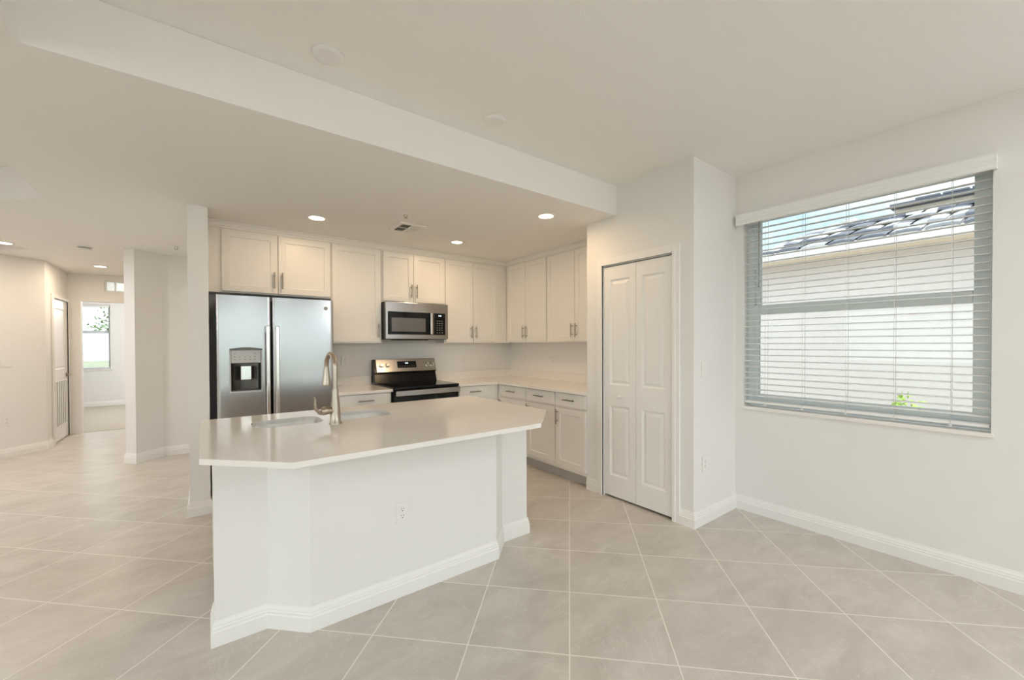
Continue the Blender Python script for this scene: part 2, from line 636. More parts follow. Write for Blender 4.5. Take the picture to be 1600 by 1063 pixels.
struct('wall_patio', wall_holes('y', BY - .2, BY, LX - .2, WX, -.05, T, [PDOOR]), m_wall, 'wall behind the viewer with the patio doors', 'wall')

# baseboards
BB = [(0, 0), (.016, 0), (.016, .066), (.013, .072), (.013, .082), (.010, .087), (.010, .094), (.005, .108), (.004, .116), (0, .116)]


def bb(name, path, label, closed=False):
    struct(name, MB().sweep(path, BB, closed), m_trim, label, 'baseboard')


bb('baseboard_pantry', [(WX, -2.55), (WX, PY0), (PX, PY0), (PX, 1.70)], 'white baseboard under the window and round the pantry corner')
bb('baseboard_pantry', [(PX, 2.505), (PX, PY1)], 'short white baseboard piece left of the pantry door')
bb('baseboard_refrigerator', [(.033, 4.2), (.033, 4.13), (-.10, 4.13), (-.10, 4.865)], 'white baseboard wrapping the wall end beside the refrigerator')
bb('baseboard_hall', [(WX, 6.605), (-.41, 6.605), (-.636, 6.385), (-.735, 6.485), (-.55, 6.67)], 'white baseboard round the angled hall wall')
bb('baseboard_left', [(-1.66, 8.21), (-1.66, 7.97), (-4.55, 5.08)], 'white baseboard of the slanted wall at the left')
bb('baseboard_bedroom', [(.5, BW), (LX, BW)], 'white baseboard of the far bedroom wall')
bb('baseboard_living', [(LX, 5.0), (LX, -2.55)], 'white baseboard of the living room side wall')


def casing(name, axis, face, s0, s1, ztop, out, label, w=.062, t=.016, head=True):
    """door casing lying on the plane axis=face, 'out' is the sign of the room side"""
    mb = MB()

    def bx(sa, sb, za, zb, tt, bev=.003):
        f0, f1 = sorted((face, face + out * tt))
        if axis == 'x':
            mb.box(f0, f1, sa, sb, za, zb, bev)
        else:
            mb.box(sa, sb, f0, f1, za, zb, bev)
    bx(s0 - w, s0, 0, ztop + w, t)
    bx(s1, s1 + w, 0, ztop + w, t)
    bx(s0 - w * .45, s0, 0, ztop + w * .45, t * .6 + t * .7)
    bx(s1, s1 + w * .45, 0, ztop + w * .45, t * .6 + t * .7)
    bx(s0, s1, ztop, ztop + w, t)
    bx(s0, s1, ztop, ztop + w * .45, t * .6 + t * .7)
    struct(name, mb, m_trim, label, 'door casing')


casing('trim_1', 'x', PX, 1.757, 2.448, 2.066, -1, 'white moulded casing round the pantry bifold door')
casing('trim_2', 'x', -1.66, 8.277, 9.028, 2.03, 1, 'white casing round the louvered hall door', w=.055)
jm = MB()
jm.box(PX + .002, PX + .098, 1.757, 1.764, 0, 2.066).box(PX + .002, PX + .098, 2.441, 2.448, 0, 2.066).box(PX + .002, PX + .098, 1.757, 2.448, 2.060, 2.066)
struct('trim_3', jm, m_trim, 'white jamb lining of the pantry doorway', 'door jamb')
struct('closet_shade', MB().box(PX + .105, PX + .115, 1.70, 2.50, 0, 2.2), m_shade_black, 'black sheet standing in for the closet shade behind the pantry door', 'wall')  # thin black sheet in place of the unlit closet


# ------------------------------------------------------------------ pantry bifold door
def leaf(mb, y0, y1, z0, z1, pans, xf=PX + .007, th=.033):
    """one leaf, seen from -x; built with local x = -y then turned"""
    w = y1 - y0
    mb.panel_front(0, w, z0, z1, 0, th, [(a, b, c, d) for a, b, c, d in pans],
                   [(.005, .006), (.014, .013), (.018, .013), (.042, .004)])
    mb.map(lambda v: Vector((xf + v.y, y1 - v.x, v.z)))
    return mb


d1 = sempty('door_1', (PX + .02, 2.10, 0), 'white four panel bifold pantry door with small round knob', 'door')
ya, ym, yb = 1.7655, 2.101, 2.4395
lf1 = obj('door_leaf', leaf(MB(), ym + .0015, yb, .018, 2.052, [(.062, .275, .20, .82), (.062, .275, 1.005, 1.935)]), m_trim, d1)
lf2 = obj('door_leaf', leaf(MB(), ya, ym - .0015, .018, 2.052, [(.055, .268, .20, .82), (.055, .268, 1.005, 1.935)]), m_trim, d1)
kn = MB().lathe((PX + .007, 2.264, .905), (-1, 0, 0), [(0, .012), (.004, .012), (.006, .007), (.014, .007), (.018, .012), (.024, .0165), (.030, .0165), (.034, .011), (.035, 0)])
obj('knob', kn, m_plate, lf1)


# ------------------------------------------------------------------ louvered hall door
d2 = sempty('door_2', (-1.70, 8.65, 0), 'white hall door with a return air grille in its lower half', 'door')
mb = MB().panel_front(0, .748, .012, 2.027, 0, .035, [(.10, .645, 1.03, 1.90), (.10, .645, .22, .85)][0:1], [(.004, .004), (.014, .009), (.020, .009), (.040, .003)])
mb.map(lambda v: Vector((-1.663 - v.y, 8.28 + v.x, v.z)))
slab_d = obj('door_leaf', mb, m_trim, d2)
g = MB()
g.box(-1.662, -1.655, 8.345, 8.365, .225, .855).box(-1.662, -1.655, 8.945, 8.965, .225, .855)
g.box(-1.662, -1.655, 8.345, 8.965, .205, .225).box(-1.662, -1.655, 8.345, 8.965, .855, .875)
for k in range(6):
    yy = 8.365 + (k + .5) * .58 / 6
    g.box(-1.662, -1.656, yy - .022, yy + .022, .225, .855)
gr = obj('return_air_grille', g, m_trim, d2)
obj('grille_backing', MB().box(-1.6629, -1.6621, 8.36, 8.95, .215, .865), m_grey, gr)
for z in (.31, 1.09, 1.85):
    obj('hinge', MB().box(-1.662, -1.642, 8.276, 8.284, z - .045, z + .045, .002), m_nickel, d2)
h = MB().lathe((-1.663, 8.965, .93), (1, 0, 0), [(0, .028), (.006, .028), (.010, .012), (.045, .011), (.046, 0)])
h.tube([(-1.632, 8.965, .93), (-1.628, 8.93, .93), (-1.63, 8.87, .932)], [.010, .009, .007], 10)
obj('lever_handle', h, m_nickel, d2)


# ------------------------------------------------------------------ windows
def window_x(root, x0, x1, y0, y1, z0, z1, zm):
    """single hung window in a wall across x; frame, sashes with rails and one pane each"""
    fr = MB()
    t = .045
    fr.box(x0, x1, y0, y0 + t, z0, z1).box(x0, x1, y1 - t, y1, z0, z1).box(x0, x1, y0 + t, y1 - t, z0, z0 + t).box(x0, x1, y0 + t, y1 - t, z1 - .016, z1)
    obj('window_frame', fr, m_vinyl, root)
    xm = (x0 + x1) / 2
    for za, zb, xa, xb in ((z0 + t, zm, x0 + .006, xm), (zm - .075, z1 - .016, xm + .002, x1 - .004)):
        s = MB()
        w = .034
        lo = zb - .075 if za == z0 + t else za
        s.box(xa, xb, y0 + t, y0 + t + w, za, zb).box(xa, xb, y1 - t - w, y1 - t, za, zb)
        if za == z0 + t:
            s.box(xa, xb, y0 + t + w, y1 - t - w, za, za + .05).box(xa, xb, y0 + t + w, y1 - t - w, zb - .075, zb, .006)
        else:
            s.box(xa, xb, y0 + t + w, y1 - t - w, za, za + .06).box(xa, xb, y0 + t + w, y1 - t - w, zb - .016, zb)
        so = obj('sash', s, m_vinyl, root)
        obj('pane', MB().box((xa + xb) / 2 - .002, (xa + xb) / 2 + .002, y0 + t + w - .004, y1 - t - w + .004, za + .03, zb - .01), m_glass, so)


w1 = sempty('window_1', (3.66, .87, WIN[2]), 'large single hung window in the right wall', 'window')
window_x(w1, 3.635, 3.705, WIN[0], WIN[1], WIN[2] + .012, WIN[3], 1.680)
struct('trim_4', MB().box(3.522, 3.634, WIN[0] - .012, WIN[1] + .012, WIN[2] - .014, WIN[2] + .011, .003), m_quartz, 'pale stone sill under the blinds window', 'window sill')


def window_y(name, y0, y1, x0, x1, z0, z1, bars, label, t=.04, rail=None):
    o = sempty(name, ((x0 + x1) / 2, (y0 + y1) / 2, z0), label, 'window')
    fr = MB()
    fr.box(x0, x0 + t, y0, y1, z0, z1).box(x1 - t, x1, y0, y1, z0, z1).box(x0 + t, x1 - t, y0, y1, z0, z0 + t).box(x0 + t, x1 - t, y0, y1, z1 - t, z1)
    for b_ in bars:
        fr.box(b_ - t / 2, b_ + t / 2, y0, y1, z0 + t, z1 - t)
    if rail:
        xs = [x0 + t] + [v for b_ in bars for v in (b_ - t / 2, b_ + t / 2)] + [x1 - t]
        for a, b_ in zip(xs[::2], xs[1::2]):
            fr.box(a, b_, y0, y1, rail - .03, rail + .03)
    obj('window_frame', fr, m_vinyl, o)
    obj('pane', MB().box(x0 + t - .004, x1 - t + .004, (y0 + y1) / 2 - .002, (y0 + y1) / 2 + .002, z0 + t - .004, z1 - t + .004), m_glass, o)
    return o


window_y('window_2', BW + .10, BW + .16, BWIN[0], BWIN[1], BWIN[2], BWIN[3], [-2.5], 'bedroom window seen through the open doorway', rail=1.67)
window_y('window_3', 9.14, 9.18, TRAN[0], TRAN[1], TRAN[2], TRAN[3], [-1.137, -1.02 + .0, -.90][0:1], 'small transom window above the bedroom doorway', t=.022)
window_y('door_3', BY - .14, BY - .08, PDOOR[0], PDOOR[1], 0.0, PDOOR[3], [.0, 1.62], 'sliding patio doors behind the viewer', t=.06)


def side_window(name, win, label):
    ya, yb, za, zb = win
    ym = (ya + yb) / 2
    o = sempty(name, (LX - .1, ym, za), label, 'window')
    fr = MB()
    for a_, b_ in ((ya, ya + .05), (yb - .05, yb), (ym - .025, ym + .025)):
        fr.box(LX - .13, LX - .07, a_, b_, za, zb)
    for a_, b_ in ((ya + .05, ym - .025), (ym + .025, yb - .05)):
        fr.box(LX - .13, LX - .07, a_, b_, za, za + .05).box(LX - .13, LX - .07, a_, b_, zb - .05, zb)
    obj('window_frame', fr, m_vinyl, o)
    obj('pane', MB().box(LX - .102, LX - .098, ya + .04, yb - .04, za + .04, zb - .04), m_glass, o)


side_window('window_4', LWIN, 'wide living room window outside the view')
side_window('window_5', SWIN, 'bedroom side window added outside the view for daylight')  # opening added out of view to brighten the bedroom

# ------------------------------------------------------------------ window blinds
bl = thing('window_blind', 'white horizontal slat blind with valance on the right wall window', 'window blind', (3.55, .87, WIN[2] + .01))
v = MB()
prof = [(3.476, 2.325), (3.470, 2.332), (3.470, 2.352), (3.474, 2.357), (3.474, 2.376), (3.470, 2.382), (3.470, 2.405), (3.476, 2.415), (3.486, 2.415), (3.486, 2.325)]
a = [v.bm.verts.new((x, .189, z)) for x, z in prof]
b = [v.bm.verts.new((x, 1.562, z)) for x, z in prof]
for i in range(len(prof)):
    j = (i + 1) % len(prof)
    v.bm.faces.new((a[i], a[j], b[j], b[i]))
v.bm.faces.new(a)
v.bm.faces.new(b[::-1])
v.box(3.486, 3.534, .189, 1.562, 2.402, 2.415).box(3.486, 3.534, .189, .199, 2.33, 2.402).box(3.486, 3.534, 1.552, 1.562, 2.33, 2.402)
obj('valance', v, m_slat, bl)
obj('head_rail', MB().box(3.548, 3.602, .212, 1.523, 2.368, 2.408, .003), m_slat, bl)
s = MB()
pitch, ns = .0465, 32
for k in range(ns):
    z = 2.346 - k * pitch
    tl = .0015
    pts = [(-.025, -.0045 - tl), (-.012, -.0012 - tl * .5), (0, 0), (.012, -.0012 + tl * .5), (.025, -.0045 + tl)]
    rows = []
    for yy in (.212, 1.523):
        rows.append([s.bm.verts.new((3.577 + px, yy, z + pz)) for px, pz in pts] + [s.bm.verts.new((3.577 + px, yy, z + pz - .0028)) for px, pz in pts[::-1]])
    n = len(rows[0])
    for i in range(n):
        j = (i + 1) % n
        s.bm.faces.new((rows[0][i], rows[0][j], rows[1][j], rows[1][i]))
    s.bm.faces.new(rows[0])
    s.bm.faces.new(rows[1][::-1])
obj('slats', s, m_slat, bl)
obj('bottom_rail', MB().box(3.552, 3.602, .212, 1.523, .882, .898, .003), m_slat, bl)
for yy in (1.372, 1.120, .862, .615, .363):
    c = MB()
    for xx in (3.5495, 3.6045):
        c.tube([(xx, yy, 2.369), (xx, yy, .885)], .0011, 6)
    c.box(3.546, 3.552, yy - .006, yy + .006, .872, .884)
    obj('ladder_cord', c, m_cord, bl)
w = MB().tube([(3.540, 1.414, 2.375), (3.538, 1.414, 1.83), (3.538, 1.414, 1.815)], [.004, .004, .0055], 8)
obj('tilt_wand', w, m_wand, bl)

bb2 = thing('window_blind', 'white slat blind in the bedroom window beyond the hall', 'window blind', (-2.5, BW + .05, BWIN[2]))
s = MB()
k = 0
z = 2.20
while z > .90:
    s.box(BWIN[0] + .01, BWIN[1] - .01, BW + .022, BW + .07, z, z + .004)
    z -= .055
obj('slats', s, m_slat, bb2)
obj('head_rail', MB().box(BWIN[0] + .01, BWIN[1] - .01, BW + .02, BW + .075, 2.225, 2.275), m_slat, bb2)
obj('bottom_rail', MB().box(BWIN[0] + .01, BWIN[1] - .01, BW + .022, BW + .07, .855, .875), m_slat, bb2)
struct('trim_5', MB().box(BWIN[0] - .03, BWIN[1] + .03, BW - .03, BW + .09, BWIN[2] - .025, BWIN[2] + .004), m_trim, 'white sill of the bedroom window', 'window sill')


# ------------------------------------------------------------------ cabinets
def bar_pull(x, y, z, length, vertical, mb=None):
    """bar handle standing off the front plane y"""
    mb = mb or MB()
    h_ = length / 2
    if vertical:
        mb.cyl((x, y - .030, z - h_), (x, y - .030, z + h_), .006, 12)
        for s_ in (-1, 1):
            mb.cyl((x, y + .001, z + s_ * h_ * .62), (x, y - .030, z + s_ * h_ * .62), .0045, 10)
    else:
        mb.cyl((x - h_, y - .030, z), (x + h_, y - .030, z), .006, 12)
        for s_ in (-1, 1):
            mb.cyl((x + s_ * h_ * .62, y + .001, z), (x + s_ * h_ * .62, y - .030, z), .0045, 10)
    return mb


SHAKER = [(.0, .0), (.003, .007), (.006, .0075)]


def shaker(x0, x1, z0, z1, y0, fw_=.058, th=.019):
    return MB().panel_front(x0, x1, z0, z1, y0, y0 + th, [(x0 + fw_, x1 - fw_, z0 + fw_, z1 - fw_)], SHAKER)


def upper(label, loc, rotz, w, d, h, doors, z0=.015, z1=None, pulls=None, bottom_rail=True):
    """doors: (x0, x1, side the pull sits on) in the cabinet's own frame"""
    t = thing('wall_cabinet', label, 'cabinet', loc, rotz, 'wall cabinets')
    z1 = z1 or h - .065
    obj('cabinet_body', MB().box(.001, w - .001, -d, -.001, 0, h, .0015), m_cab, t, world=False)
    for x0, x1, side in doors:
        dr = obj('door', shaker(x0, x1, z0, z1, -d - .021), m_cab, t, world=False)
        px_ = x1 - .030 if side == 'r' else x0 + .030
        obj('pull', bar_pull(px_, -d - .021, z0 + .045 + .0775, .155, True), m_pull, dr, world=False)
    return t


UY = 4.51                                    # face frames of the wall cabinets
UD = WY - UY
UZ = 1.383
TOPZ = LOW - .003
Xf = .0335
upper('white two door wall cabinet above the refrigerator', (Xf, WY, 1.845), 0, 1.056 - Xf, UD, TOPZ - 1.845,
      [(.133 - Xf, .571 - Xf, 'r'), (.579 - Xf, 1.047 - Xf, 'l')], .015, 2.413 - 1.845)
upper('tall single door white wall cabinet between refrigerator and microwave', (1.056, WY, UZ), 0, 1.584 - 1.056, UD, TOPZ - UZ,
      [(.010, .512, 'r')], .016, 2.413 - UZ)
upper('short two door white wall cabinet above the microwave', (1.584, WY, 1.845), 0, 2.361 - 1.584, UD, TOPZ - 1.845,
      [(.016, .369, 'r'), (.375, .767, 'l')], .015, 2.413 - 1.845)
upper('two door white wall cabinet right of the microwave', (2.361, WY, UZ), 0, 3.311 - 2.361, UD, TOPZ - UZ,
      [(.012, .402, 'r'), (.408, .798, 'l')], .016, 2.413 - UZ)
RD = WX - 3.311
upper('two door white wall cabinet in the kitchen corner on the right wall', (WX, UY - .001, UZ), -PI / 2, UY - 3.668, RD, TOPZ - UZ,
      [(.058, .436, 'r'), (.442, .832, 'l')], .016, 2.413 - UZ)
upper('two door white wall cabinet beside the pantry wall', (WX, 3.668, UZ), -PI / 2, 3.668 - PY1 - .001, RD, TOPZ - UZ,
      [(.016, .464, 'r'), (.470, .918, 'l')], .016, 2.413 - UZ)
CR = [(0, LOW - .060), (.010, LOW - .060), (.010, LOW - .046), (.014, LOW - .043), (.024, LOW - .022), (.024, LOW - .018), (.036, LOW - .015), (.036, LOW - .001), (0, LOW - .001)]
struct('trim_6', MB().sweep([(3.310, PY1), (3.310, UY - .001), (.034, UY - .001)][::-1], [(-o, z) for o, z in CR]), m_cab, 'white crown moulding along the tops of the wall cabinets', 'crown moulding')


def base(label, loc, rotz, w, d, units, h=.884):
    """units: (x0, x1, pull side or None) each a drawer front over a door"""
    t = thing('base_cabinet', label, 'cabinet', loc, rotz, 'base cabinets')
    obj('cabinet_body', MB().box(.001, w - .001, -d, -.001, .105, h, .0015), m_cab, t, world=False)
    obj('toe_kick', MB().box(.002, w - .002, -d + .06, -.01, .0, .105), m_toe, t, world=False)
    for x0, x1, side in units:
        dw = obj('drawer', MB().box(x0, x1, -d - .020, -d - .001, .745, .875, .003), m_cab, t, world=False)
        obj('pull', bar_pull((x0 + x1) / 2, -d - .020, .815, .15, False), m_pull, dw, world=False)
        if side == 'two':
            xm = (x0 + x1) / 2
            ds = ((x0, xm - .002, 'r'), (xm + .002, x1, 'l'))
        else:
            ds = ((x0, x1, side),)
        for a_, b_, s_ in ds:
            dr = obj('door', shaker(a_, b_, .145, .725, -d - .020), m_cab, t, world=False)
            px_ = b_ - .030 if s_ == 'r' else a_ + .030
            obj('pull', bar_pull(px_, -d - .020, .635, .15, True), m_pull, dr, world=False)
    return t


CY, CX = 4.10, 2.88                         # face frames of the base cabinets
base('white base cabinet with drawer between refrigerator and range', (1.00, WY, 0), 0, .535, WY - CY, [(.018, .517, 'r')])
base('white base cabinet with drawer right of the range', (2.306, WY, 0), 0, CX - 2.306, WY - CY, [(.018, .42, 'l')])
base('corner base cabinet with drawer on the right kitchen wall', (WX, CY - .001, 0), -PI / 2, CY - .001 - 3.536, WX - CX, [(.062, .545, 'l')])
base('middle base cabinet with drawer on the right kitchen wall', (WX, 3.536, 0), -PI / 2, 3.536 - 3.065, WX - CX, [(.016, .459, 'l')])
base('white base cabinet with drawer beside the pantry wall', (WX, 3.065, 0), -PI / 2, 3.065 - PY1 - .001, WX - CX, [(.014, .418, 'l')])

# worktops
CZ = .912
ct = thing('countertop', 'small quartz worktop between refrigerator and range', 'countertop', (1.2, 4.4, .885))
obj('worktop', MB().box(1.0, 1.536, 4.052, WY - .001, .885, CZ, .003), m_quartz, ct)
obj('backsplash', MB().box(1.0, 1.536, WY - .02, WY - .001, CZ, 1.012, .002), m_quartz, ct)
ct = thing('countertop', 'L shaped quartz worktop right of the range along the kitchen corner', 'countertop', (2.9, 4.4, .885))
obj('worktop', MB().slab([(2.306, 4.052), (2.835, 4.052), (2.835, PY1 + .001), (WX - .001, PY1 + .001), (WX - .001, WY - .001), (2.306, WY - .001)], .885, CZ), m_quartz, ct)
obj('backsplash', MB().slab([(2.306, WY - .02), (WX - .021, WY - .02), (WX - .021, PY1 + .001), (WX - .001, PY1 + .001), (WX - .001, WY - .001), (2.306, WY - .001)], CZ, 1.012), m_quartz, ct)


# ------------------------------------------------------------------ refrigerator
FY = 4.165                                  # front of the doors
rf = thing('refrigerator', 'stainless steel side by side refrigerator with ice and water dispenser', 'refrigerator', (.54, 4.45, 0))
obj('case', MB().box(.088, .992, FY + .075, 4.735, .03, 1.765, .004), m_black, rf)
obj('kick_grille', MB().box(.10, .98, FY + .05, FY + .074, .02, .095), m_dkgrey, rf)


def fdoor(x0, x1, z0, z1, hole=None):
    mb_ = MB()
    bow = .003
    xs = [x0, x0 + .004, x0 + .012] + [x0 + (x1 - x0) * k_ / 14 for k_ in range(1, 14)] + [x1 - .012, x1 - .004, x1]
    if hole:
        xs += [hole[0], hole[1]]
    xs = sorted(set(round(x_, 5) for x_ in xs))

    def fy(x_):
        u_ = (x_ - x0) / (x1 - x0) * 2 - 1
        y_ = FY + bow * u_ * u_
        e_ = min(x_ - x0, x1 - x_)
        if e_ < .012:
            y_ += .012 * (1 - math.sqrt(max(0, 1 - (1 - e_ / .012) ** 2)))
        return y_
    zs = [z0, z1] if not hole else [z0, hole[2], hole[3], z1]
    bm = mb_.bm
    G = [[bm.verts.new((x_, fy(x_), z_)) for z_ in zs] for x_ in xs]
    for i in range(len(xs) - 1):
        for j in range(len(zs) - 1):
            if hole and j == 1 and xs[i] >= hole[0] - 1e-5 and xs[i + 1] <= hole[1] + 1e-5:
                continue
            f_ = bm.faces.new((G[i][j], G[i + 1][j], G[i + 1][j + 1], G[i][j + 1]))
            f_.smooth = True
    yb_ = FY + .07
    for jj in (0, len(zs) - 1):
        bk = [bm.verts.new((xs[0], yb_, zs[jj])), bm.verts.new((xs[-1], yb_, zs[jj]))]
        bm.faces.new([g_[jj] for g_ in G] + [bk[1], bk[0]])
    mb_.quad((x0, fy(x0), z0), (x0, fy(x0), z1), (x0, yb_, z1), (x0, yb_, z0))
    mb_.quad((x1, fy(x1), z0), (x1, yb_, z0), (x1, yb_, z1), (x1, fy(x1), z1))
    mb_.quad((x0, yb_, z0), (x0, yb_, z1), (x1, yb_, z1), (x1, yb_, z0))
    if hole:
        a_, b_, c_, d_ = hole
        yr = FY + .068
        for p in (((a_, fy(a_), c_), (b_, fy(b_), c_), (b_, yr, c_), (a_, yr, c_)), ((a_, fy(a_), d_), (a_, yr, d_), (b_, yr, d_), (b_, fy(b_), d_)),
                  ((a_, fy(a_), c_), (a_, yr, c_), (a_, yr, d_), (a_, fy(a_), d_)), ((b_, fy(b_), c_), (b_, fy(b_), d_), (b_, yr, d_), (b_, yr, c_))):
            mb_.quad(*p)
    return mb_


HOLE = (.176, .400, .972, 1.334)
dl = obj('freezer_door', fdoor(.079, .474, .10, 1.79, HOLE), m_steel, rf)
drr = obj('refrigerator_door', fdoor(.484, .997, .10, 1.79), m_steel, rf)


def fhandle(x):
    mb_ = MB()
    mb_.box(x - .015, x + .015, FY - .062, FY - .040, .42, 1.535, .006)
    for z_ in (.45, 1.505):
        mb_.box(x - .012, x + .012, FY - .045, FY + .006, z_ - .028, z_ + .028, .004)
    return mb_


obj('handle', fhandle(.446), m_steel_lt, dl)
obj('handle', fhandle(.518), m_steel_lt, drr)
# dispenser
bz = MB()
a_, b_, c_, d_ = HOLE
pts_o = [(a_ - .008, c_ - .010), (b_ + .008, c_ - .010), (b_ + .008, d_ + .002)] + [(b_ + .008 - (b_ - a_ + .016) * k_ / 10, d_ + .002 + .014 * math.sin(PI * k_ / 10)) for k_ in range(1, 10)] + [(a_ - .008, d_ + .002)]
pts_i = [(a_ + .003, c_ + .004), (b_ - .003, c_ + .004), (b_ - .003, d_ - .006), (a_ + .003, d_ - .006)]
bz.slab(pts_o, 0, .014, [pts_i]).map(lambda v_: Vector((v_.x, FY - .006 + v_.z, v_.y)))
obj('dispenser_bezel', bz, m_ltgrey, dl)
shade_arc = MB().slab([(a_ - .006, 1.327)] + [(b_ + .006, 1.327)] + [(b_ + .006 - (b_ - a_ + .012) * k_ / 10, 1.336 + .013 * math.sin(PI * k_ / 10)) for k_ in range(11)], 0, .010)
shade_arc.map(lambda v_: Vector((v_.x, FY - .013 + v_.z * .7, v_.y)))
obj('dispenser_shade_arc', shade_arc, m_alcove, dl)  # dark arc built in place of the shadow along the dispenser top
al = MB()
n_ = 12
arc = [(a_ + .004 + (b_ - a_ - .008) * k_ / n_, FY + .004 + .060 * math.sin(PI * k_ / n_) ** .55) for k_ in range(n_ + 1)]
for (xa_, ya_), (xb_, yb_) in zip(arc, arc[1:]):
    al.quad((xa_, ya_, c_ + .002), (xb_, yb_, c_ + .002), (xb_, yb_, 1.215), (xa_, ya_, 1.215))
for z_ in (c_ + .002, 1.215):
    al.bm.faces.new([al.bm.verts.new((x_, y_, z_)) for x_, y_ in arc])
obj('dispenser_alcove', al, m_alcove, dl, recalc=False)
cp = MB().box(a_ + .005, b_ - .005, FY - .003, FY + .03, 1.216, 1.326, .003)
cpo = obj('control_panel', cp, m_ltgrey, dl)
pd = MB().box(.248, .327, FY + .012, FY + .026, 1.068, 1.190, .005)
obj('paddle', pd, m_steel_lt, dl)
obj('drip_tray', MB().box(a_ + .006, b_ - .006, FY + .001, FY + .05, c_ + .004, c_ + .014, .002), m_dkgrey, dl)
spots = [(.200 + ix * .036, .214 + ix * .036, 1.240, 1.246) for ix in range(5)]
spots += [(.200 + ix * .036, .212 + ix * .036, 1.266 + .026 * iz, 1.272 + .026 * iz) for ix in (0, 4) for iz in (0, 1)]
spots += [(.203 + ix * .036, .209 + ix * .036, 1.262, 1.270) for ix in range(1, 4)]
for xa_, xb_, za_, zb_ in spots:
    obj('dispenser_button', MB().box(xa_, xb_, FY - .0042, FY - .0025, za_, zb_), m_grey, dl)
lg = MB().lathe((.928, FY + .0025, 1.714), (0, -1, 0), [(0, .0175), (.003, .0175), (.0035, .0155), (.0035, 0)], 28)
lgo = obj('round_badge', lg, m_grey, drr)
tor = MB()
pts = [(.928 + .0135 * math.cos(2 * PI * k_ / 24), FY - .0015, 1.714 + .0135 * math.sin(2 * PI * k_ / 24)) for k_ in range(25)]
tor.tube(pts, .0011, 6)
for s_ in (-1, 1):
    tor.tube([(.928 + s_ * .0045 + .0035 * math.cos(q_), FY - .0015, 1.714 + .0055 * math.sin(q_)) for q_ in [k_ * 2 * PI / 12 for k_ in range(10)]], .0009, 6)
obj('badge_emblem', tor, m_ltgrey, drr)
for x_ in (.13, .945):
    obj('hinge_cover', MB().box(x_ - .035, x_ + .035, FY + .02, FY + .14, 1.791, 1.812, .005), m_dkgrey, rf)

# ------------------------------------------------------------------ electric range
RX0, RX1 = 1.541, 2.301
rg = thing('electric_range', 'stainless steel and black electric range with glass cooktop', 'stove', (1.92, 4.38, 0))
obj('body', MB().box(RX0, RX1, 4.075, 4.735, .02, .902, .003), m_black, rg)
obj('cooktop', MB().box(RX0 - .002, RX1 + .002, 4.045, 4.62, .9025, .928, .006), m_bglass, rg)
# back guard: black lower wedge with side ends, tilted steel panel above
gd = MB()
side = [(4.600, .928), (4.735, .928), (4.735, 1.188), (4.665, 1.196), (4.610, 1.045), (4.640, 1.035)]
A = [gd.bm.verts.new((RX0, y_, z_)) for y_, z_ in side]
B = [gd.bm.verts.new((RX1, y_, z_)) for y_, z_ in side]
for i in range(len(side)):
    j = (i + 1) % len(side)
    gd.bm.faces.new((A[i], A[j], B[j], B[i]))
gd.bm.faces.new(A)
gd.bm.faces.new(B[::-1])
gdo = obj('back_guard', gd, m_black, rg)
nrm = Vector((0, -(1.196 - 1.045), -(4.610 - 4.665))).normalized()
nrm = Vector((0, -.94, .342))


def gp(x_, s_, off):
    """point on the tilted control panel, s from 0 (bottom) to 1 (top)"""
    return Vector((x_, 4.610 + .055 * s_, 1.045 + .151 * s_)) + nrm * off


pn = MB()
x0_, x1_ = RX0 + .022, RX1 - .004
vsA = [pn.bm.verts.new(gp(x_, s_, o_)) for o_ in (.001, .007) for x_, s_ in ((x0_, .03), (x1_, .03), (x1_, .97), (x0_, .97))]
for idx in ((0, 1, 2, 3), (4, 7, 6, 5), (0, 4, 5, 1), (1, 5, 6, 2), (2, 6, 7, 3), (3, 7, 4, 0)):
    pn.bm.faces.new([vsA[i] for i in idx])
cpn = obj('control_panel', pn, m_steel, rg)
ds = MB()
vsA = [ds.bm.verts.new(gp(x_, s_, o_)) for o_ in (.0072, .0095) for x_, s_ in ((1.81, .30), (2.045, .30), (2.045, .80), (1.81, .80))]
for idx in ((0, 1, 2, 3), (4, 7, 6, 5), (0, 4, 5, 1), (1, 5, 6, 2), (2, 6, 7, 3), (3, 7, 4, 0)):
    ds.bm.faces.new([vsA[i] for i in idx])
obj('display', ds, m_bglass, cpn)
dg = MB()
for k_, x_ in enumerate((1.908, 1.922, 1.934)):
    dg.quad(gp(x_, .60, .0099), gp(x_ + .008, .60, .0099), gp(x_ + .008, .70, .0099), gp(x_, .70, .0099))
obj('clock_digits', dg, m_digit, cpn)
for k_ in range(7):
    x_ = 1.835 + k_ * .030
    obj('display_button', MB().quad(gp(x_, .40, .0099), gp(x_ + .010, .40, .0099), gp(x_ + .010, .44, .0099), gp(x_, .44, .0099)), m_grey, cpn)
for x_ in (1.618, 1.690, 2.190, 2.252):
    kb = MB().lathe(gp(x_, .52, .0072), nrm, [(0, .026), (.004, .026), (.006, .022), (.022, .020), (.025, .017), (.025, 0)], 20)
    q0 = gp(x_, .52, .033)
    ax = Vector((0, .342, .94))
    kb.tube([q0 - ax * .016, q0 + ax * .016], .0045, 8)
    obj('knob', kb, m_steel_lt, cpn)
od = obj('oven_door', MB().box(RX0 + .006, RX1 - .006, 4.046, 4.074, .24, .895, .004), m_black, rg)
obj('window', MB().box(RX0 + .010, RX1 - .010, 4.0435, 4.0455, .30, .825), m_bglass, od)
hd = MB().box(RX0 + .010, RX1 - .004, 4.005, 4.024, .836, .892, .006)
for x_ in (RX0 + .03, RX1 - .03):
    hd.box(x_ - .012, x_ + .012, 4.02, 4.047, .845, .885)
obj('handle', hd, m_steel, od)
obj('storage_drawer', MB().box(RX0 + .006, RX1 - .006, 4.046, 4.074, .06, .232, .004), m_steel, rg)

